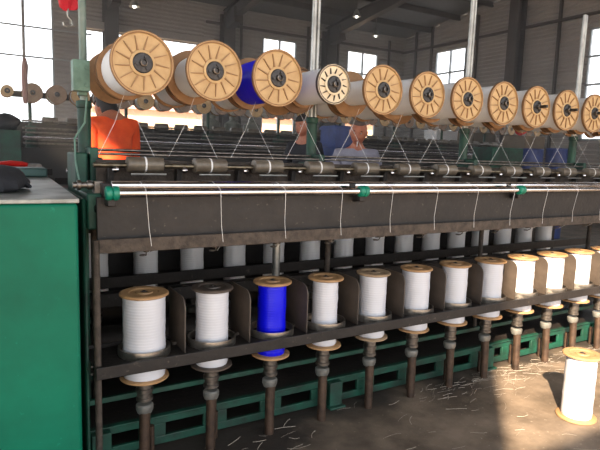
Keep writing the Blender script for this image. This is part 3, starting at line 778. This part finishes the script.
def add_head(bm, c, turn):
    """head with jaw, brow, nose, lips and ears, facing -Y, turned by matrix"""
    hm = bmesh.new(); bmesh.ops.create_uvsphere(hm, u_segments=40, v_segments=28, radius=1.)
    for v in hm.verts:
        x, y, z = v.co
        wx = .076*(1-.16*max(0,-z)**1.6); wy = .096
        X, Y, Z = x*wx, y*wy, z*.118
        if z < -.2 and y < 0: Y -= .006
        fx = abs(X)
        if y < -.2:
            nz = math.exp(-((X/.011)**2))*max(0, 1-abs((Z+.018)/.036)**2)*.024 if Z > -.055 and Z < .02 else 0
            eye = math.exp(-(((fx-.031)/.015)**2+((Z-.012)/.012)**2))*.010
            brow = math.exp(-(((Z-.032)/.01)**2))*.005*(fx < .055)
            lips = math.exp(-((X/.024)**2+((Z+.062)/.009)**2))*.007
            chin = math.exp(-((X/.022)**2+((Z+.098)/.016)**2))*.008
            Y += eye-nz-brow-lips-chin
        v.co = (X, Y, Z)
    for s_ in (-1, 1):
        r_ = bmesh.ops.create_uvsphere(hm, u_segments=12, v_segments=10, radius=1.)
        for v in r_['verts']: v.co = (v.co.x*.011+s_*.078, v.co.y*.018+.004, v.co.z*.031-.004)
    for v in hm.verts: v.co = turn @ v.co + Vector(c)
    tmp = bpy.data.meshes.new('h'); hm.to_mesh(tmp); hm.free(); bm.from_mesh(tmp); bpy.data.meshes.remove(tmp)
def person(name, loc, rz, label, arms, skin, shirt, trous, hair, bald=False, longsleeve=True, lean=0., headturn=(0,0,0), H=1.0, cig=False, drop=0.):
    root = empty(name, loc, label, 'person', None, rz); root.scale = (H,H,H)
    def ln(p): return (p[0], p[1]-lean*max(0,p[2]-.95), p[2])
    N = {'pel':((0,0,.96),(.13,.10)),'sp':((0,.01,1.13),(.12,.09)),'ch':((0,.01,1.30),(.15,.105)),'ub':((0,.012,1.40),(.11,.085)),'nk':((0,.0,1.475),.056),'nt':((0,-.012-drop*.6,1.55-drop),.052)}
    Ed = [('pel','sp'),('sp','ch'),('ch','ub'),('ub','nk'),('nk','nt')]
    for s_, k in ((-1,'l'),(1,'r')):
        el, wr = arms[k]
        N['sh'+k] = ((s_*.165,.012,1.40),.06); N['el'+k] = (el,.041); N['wr'+k] = (wr,.028)
        d = (Vector(wr)-Vector(el)).normalized(); pm = Vector(wr)+d*.05
        N['pm'+k] = (tuple(pm), (.036,.020)); Ed += [('ub','sh'+k),('sh'+k,'el'+k),('el'+k,'wr'+k),('wr'+k,'pm'+k)]
        N['hp'+k] = ((s_*.09,0,.90),.088); N['kn'+k] = ((s_*.10,-.015,.50),.058); N['an'+k] = ((s_*.11,.02,.10),.038); N['to'+k] = ((s_*.12,-.12,.045),.034)
        Ed += [('pel','hp'+k),('hp'+k,'kn'+k),('kn'+k,'an'+k),('an'+k,'to'+k)]
    N = {k: (ln(v[0]) if k[:2] not in ('el','wr','pm') else v[0], v[1]) for k, v in N.items()}
    body = skin_eval(N, Ed, 'pel')
    bm = bmesh.new(); bm.from_mesh(body)
    # fingers as separate chains rooted in the palm
    for s_, k in ((-1,'l'),(1,'r')):
        el, wr = Vector(arms[k][0]), Vector(arms[k][1]); d = (wr-el).normalized()
        side = d.cross(Vector((0,0,1))); side = side.normalized() if side.length > .1 else Vector((0,1,0)); dn = side.cross(d).normalized()
        if dn.z > 0: dn = -dn
        for i_, (off, ln_) in enumerate(((-.027,.066),(-.009,.076),(.009,.072),(.027,.058))):
            b0 = wr+d*.06+side*off
            nn = {'a':(tuple(b0),.009),'b':(tuple(b0+d*(.035+ln_*.3)),.0085),'c':(tuple(b0+d*(.035+ln_*.6)+dn*.012),.008),'e':(tuple(b0+d*(.035+ln_*.8)+dn*.03),.007)}
            q_ = skin_eval(nn, [('a','b'),('b','c'),('c','e')], 'a', 1); bm.from_mesh(q_)
        t0 = wr+d*.03-side*.025*s_
        nn = {'a':(tuple(t0),.011),'b':(tuple(t0+d*.03-side*.025*s_),.010),'c':(tuple(t0+d*.055-side*.03*s_+dn*.012),.0085)}
        bm.from_mesh(skin_eval(nn, [('a','b'),('b','c')], 'a', 1))
    from mathutils import Euler
    T = Euler(headturn).to_matrix(); hc = Vector(ln((0,-.022-drop*.7,1.63-drop)))
    add_head(bm, hc, T)
    me = bpy.data.meshes.new('body'); bm.to_mesh(me); bm.free(); me.materials.append(skin); me.shade_smooth()
    bo = link('body', me, root); rm = bo.modifiers.new('r', 'REMESH'); rm.mode = 'VOXEL'; rm.voxel_size = .0085; rm.use_smooth_shade = True
    # clothes
    keys = ['pel','sp','ch','ub']; g = .017
    SN = {k: (N[k][0], tuple(a+g for a in N[k][1])) for k in keys}; SN['pel'] = (ln((0,0,.90)), (.15,.12))
    SN['nk'] = (ln((0,.004,1.452)), .062) if not longsleeve else (ln((0,.0,1.475-drop*.4)), .070)
    SE = [('pel','sp'),('sp','ch'),('ch','ub'),('ub','nk')]
    for k in 'lr':
        SN['sh'+k] = (N['sh'+k][0], .073); SE += [('ub','sh'+k)]
        if longsleeve:
            a, b = Vector(N['el'+k][0]), Vector(N['wr'+k][0])
            SN['el'+k] = (N['el'+k][0], .056); SN['wr'+k] = (tuple(a.lerp(b,.93)), .043); SE += [('sh'+k,'el'+k),('el'+k,'wr'+k)]
        else:
            a, b = Vector(N['sh'+k][0]), Vector(N['el'+k][0])
            SN['el'+k] = (tuple(a.lerp(b,.62)), .064); SE += [('sh'+k,'el'+k)]
    sm = skin_eval(SN, SE, 'pel'); sm.materials.append(shirt); link('shirt', sm, root)
    TN = {'pel':(ln((0,0,.96)),(.142,.112))}; TE = []
    for k in 'lr':
        TN['hp'+k] = (N['hp'+k][0], .10); TN['kn'+k] = (N['kn'+k][0], .073); TN['an'+k] = (tuple(Vector(N['an'+k][0])+Vector((0,0,-.01))), .055)
        TE += [('pel','hp'+k),('hp'+k,'kn'+k),('kn'+k,'an'+k)]
    tm = skin_eval(TN, TE, 'pel'); tm.materials.append(trous); link('trousers', tm, root)
    for s_ in (-1, 1):
        m = MB(); pr_ = [(-.155,.0,.02),(-.15,.035,.045),(-.09,.045,.06),(0,.045,.09),(.06,.04,.10),(.085,.03,.08)]
        n0 = 0
        for (y, wx, hz) in pr_:
            for j in range(12):
                a = 2*PI*j/12; m.v.append((s_*.115+max(.012,wx)*math.cos(a), y, max(0, hz/2+hz/2*math.sin(a))))
        for i_ in range(len(pr_)-1):
            for j in range(12): m.f.append((i_*12+j, i_*12+(j+1)%12, (i_+1)*12+(j+1)%12, (i_+1)*12+j))
        m.f.append(tuple(range(12))); m.f.append(tuple((len(pr_)-1)*12+j for j in range(12)))
        m.build('shoe', M['shoe'], root)
    hm = bmesh.new(); bmesh.ops.create_uvsphere(hm, u_segments=36, v_segments=26, radius=1.)
    kill = []
    for v in hm.verts:
        x, y, z = v.co
        lim = (.42 if y < -.1 else -.05 if y < .25 else -.55) if not bald else (.6 if y < 0 else .0)
        if z < lim: kill.append(v)
        v.co = T @ Vector((x*(.083 if not bald else .079), y*(.105 if not bald else .0995)+.002, z*(.129 if not bald else .1215)+.001)) + hc
    bmesh.ops.delete(hm, geom=kill, context='VERTS')
    me = bpy.data.meshes.new('hair'); hm.to_mesh(me); hm.free(); me.materials.append(hair); me.shade_smooth()
    ho = link('hair', me, root); so = ho.modifiers.new('so', 'SOLIDIFY'); so.thickness = .008; so.offset = -.5
    lm = MB(); lm.tube([T @ Vector((x_, -.0915-.004*math.cos(x_*50), -.062+.002*math.cos(x_*80)))+hc for x_ in (-.024,-.015,-.005,.005,.015,.024)], [.002,.0045,.0055,.0055,.0045,.002], 8)
    lm.build('mouth', M['lip'], root)
    for s_ in (-1, 1):
        bm_ = MB(); bm_.tube([T @ Vector((s_*x_, -.092+x_*.25, z_))+hc for x_, z_ in ((.014,.030),(.028,.034),(.044,.029))], [.002,.0035,.002], 6)
        bm_.build('eyebrow', M['hair'], root)
        em = MB(); em.lathe([(.001,-.010),(.007,-.007),(.0105,0),(.007,.007),(.001,.010)], (0,0,0), 'Z', 12); me = em.mesh('eye'); me.materials.append(M['eyew'])
        eo = link('eye', me, root); eo.location = T @ Vector((s_*.030,-.0800,.012)) + hc
        pm_ = MB(); pm_.lathe([(.0005,-.0045),(.0045,-.002),(.005,.002)], (0,0,0), 'Y', 10); me = pm_.mesh('pupil'); me.materials.append(M['hair'])
        po = link('pupil', me, eo); po.location = T @ Vector((0,-.0085,0))
    if cig:
        c0 = T @ Vector((.006,-.108,-.063))+hc; c1 = T @ Vector((.012,-.175,-.085))+hc
        MB().tube([c0, c1], .0045, 8).build('cigarette', M['paper'], label='white cigarette hanging from a mouth', cat='cigarette').matrix_world = Matrix.Translation(Vector(loc)) @ Matrix.Rotation(rz, 4, 'Z') @ Matrix.Scale(H, 4)
    return root
armsO = {'l':((-.19,-.08,1.12),(-.13,-.28,1.02)),'r':((.19,-.07,1.11),(.14,-.27,1.0))}
person('person', (1.03,4.95,0), PI+.22, 'person in a bright orange jacket seen from behind, beyond the left end of the machine', armsO, M['skin'], M['orange'], M['trouser'], M['hair'], headturn=(.35,0,.2), lean=.16, H=1.10, drop=.10)
armsG = {'l':((-.24,-.03,1.13),(-.17,-.24,1.05)),'r':((.25,-.02,1.13),(.23,-.20,1.0))}
person('person', (3.01,4.12,0), -.45, 'person in a grey tee with a cigarette in the mouth, looking down at work', armsG, M['skin'], M['greyshirt'], M['trouser'], M['hairgrey'], bald=True, longsleeve=False, headturn=(.30,.08,-.25), lean=.08, H=.965, cig=True, drop=.02)
armsN = {'l':((-.24,-.04,1.13),(-.20,-.24,1.08)),'r':((.24,-.04,1.12),(.19,-.24,1.05))}
person('person', (3.32,5.55,0), -1.0, 'person in dark navy work clothes half hidden behind the second creel post', armsN, M['skin'], M['navy'], M['navy'], M['hair'], headturn=(.2,0,-.2), lean=.1, H=1.02)

# ------------------------------------------------------------------ waste on the floor
ws = MB(); rnd = random.Random(3)
for k in range(620):
    x = rnd.uniform(.75, 4.6); y = 2.24-abs(rnd.gauss(0,.12)) if k % 4 else rnd.uniform(1.35,2.1)
    if (x-2.7)**2+(y-1.6)**2 < .04: continue
    if x < 2.2 and k % 6: continue
    a = rnd.uniform(-.6,.9); L_ = rnd.uniform(.03,.13); cv = rnd.uniform(-.5,.5)
    pts = []
    for i_ in range(5):
        u = i_/4-.5; pts.append((x+math.cos(a)*L_*u-math.sin(a)*cv*L_*(u*u), y+math.sin(a)*L_*u+math.cos(a)*cv*L_*(u*u), .0025+.003*rnd.random()))
    ws.tube(pts, rnd.choice((.0005,.0007,.0011)), 5)
ws.build('yarn_waste', M['fluff'], label='scattered white yarn ends and fluff lying on the floor along the machine', cat='yarn waste', kind='stuff')

hz = MB().box(XL+.05, XR-.4, 3.75, YB-.4, .02, 5.0).mesh('haze')
hm_ = bpy.data.materials.new('dusty_air'); hm_.use_nodes = True; nt = hm_.node_tree; nt.nodes.remove(nt.nodes['Principled BSDF'])
vs_ = nt.nodes.new('ShaderNodeVolumeScatter'); vs_.inputs['Density'].default_value = .018; vs_.inputs['Color'].default_value = (1,.98,.96,1)
nt.links.new(vs_.outputs[0], nt.nodes['Material Output'].inputs['Volume']); hz.materials.append(hm_)
if HAZE: link('haze', hz, label='thin dusty haze hanging in the air of the hall', cat='haze', kind='stuff')
# ------------------------------------------------------------------ light
sun = bpy.data.lights.new('sun', 'SUN'); so = bpy.data.objects.new('sun', sun); C.objects.link(so)
sun.energy = 23; sun.angle = .015; sun.color = (1.,.79,.56)
so.rotation_euler = Vector((.73,.68,-.65)).to_track_quat('-Z', 'Y').to_euler(); so.location = (-10,-10,12)
wd = bpy.data.worlds.new('world'); scene.world = wd; wd.use_nodes = True
bg_ = wd.node_tree.nodes['Background']; bg_.inputs['Color'].default_value = (.94,.965,1.,1); bg_.inputs['Strength'].default_value = 3.0
def portal(loc, w_, h_, direction):
    l = bpy.data.lights.new('portal', 'AREA'); l.shape = 'RECTANGLE'; l.size = w_; l.size_y = h_; l.cycles.is_portal = True
    o = bpy.data.objects.new('portal', l); C.objects.link(o); o.location = loc
    o.rotation_euler = Vector(direction).to_track_quat('-Z', 'Z').to_euler()
portal((2.3,YF-.15,1.25), 13.4, 2.5, (0,1,0)); portal((3.86,YF-.15,3.62), 10.3, 1.56, (0,1,0))
portal((-.8,YB+.15,3.2), 4.8, 3.1, (0,-1,0)); portal((XL-.15,8.5,2.9), 9., 3.4, (1,0,0)); portal((XL-.15,1.25,2.7), 4.9, 3., (1,0,0)); portal((3.65,YB+.15,2.), 3., 4., (0,-1,0))
portal((7.4,YB+.15,3.2), 1.1, 2.7, (0,-1,0)); portal((10.3,YB+.15,3.2), 1.2, 2.7, (0,-1,0))
portal((XR+.15,12,3.2), 1.2, 2.7, (-1,0,0)); portal((XR+.15,7.,3.1), 1.4, 2.5, (-1,0,0)); portal((XR+.15,2.2,3.2), 1.4, 2.7, (-1,0,0))
vs = scene.view_settings; vs.view_transform = 'Standard'; vs.look = 'None'; vs.exposure = 0.; vs.gamma = 1.; vs.use_curve_mapping = False
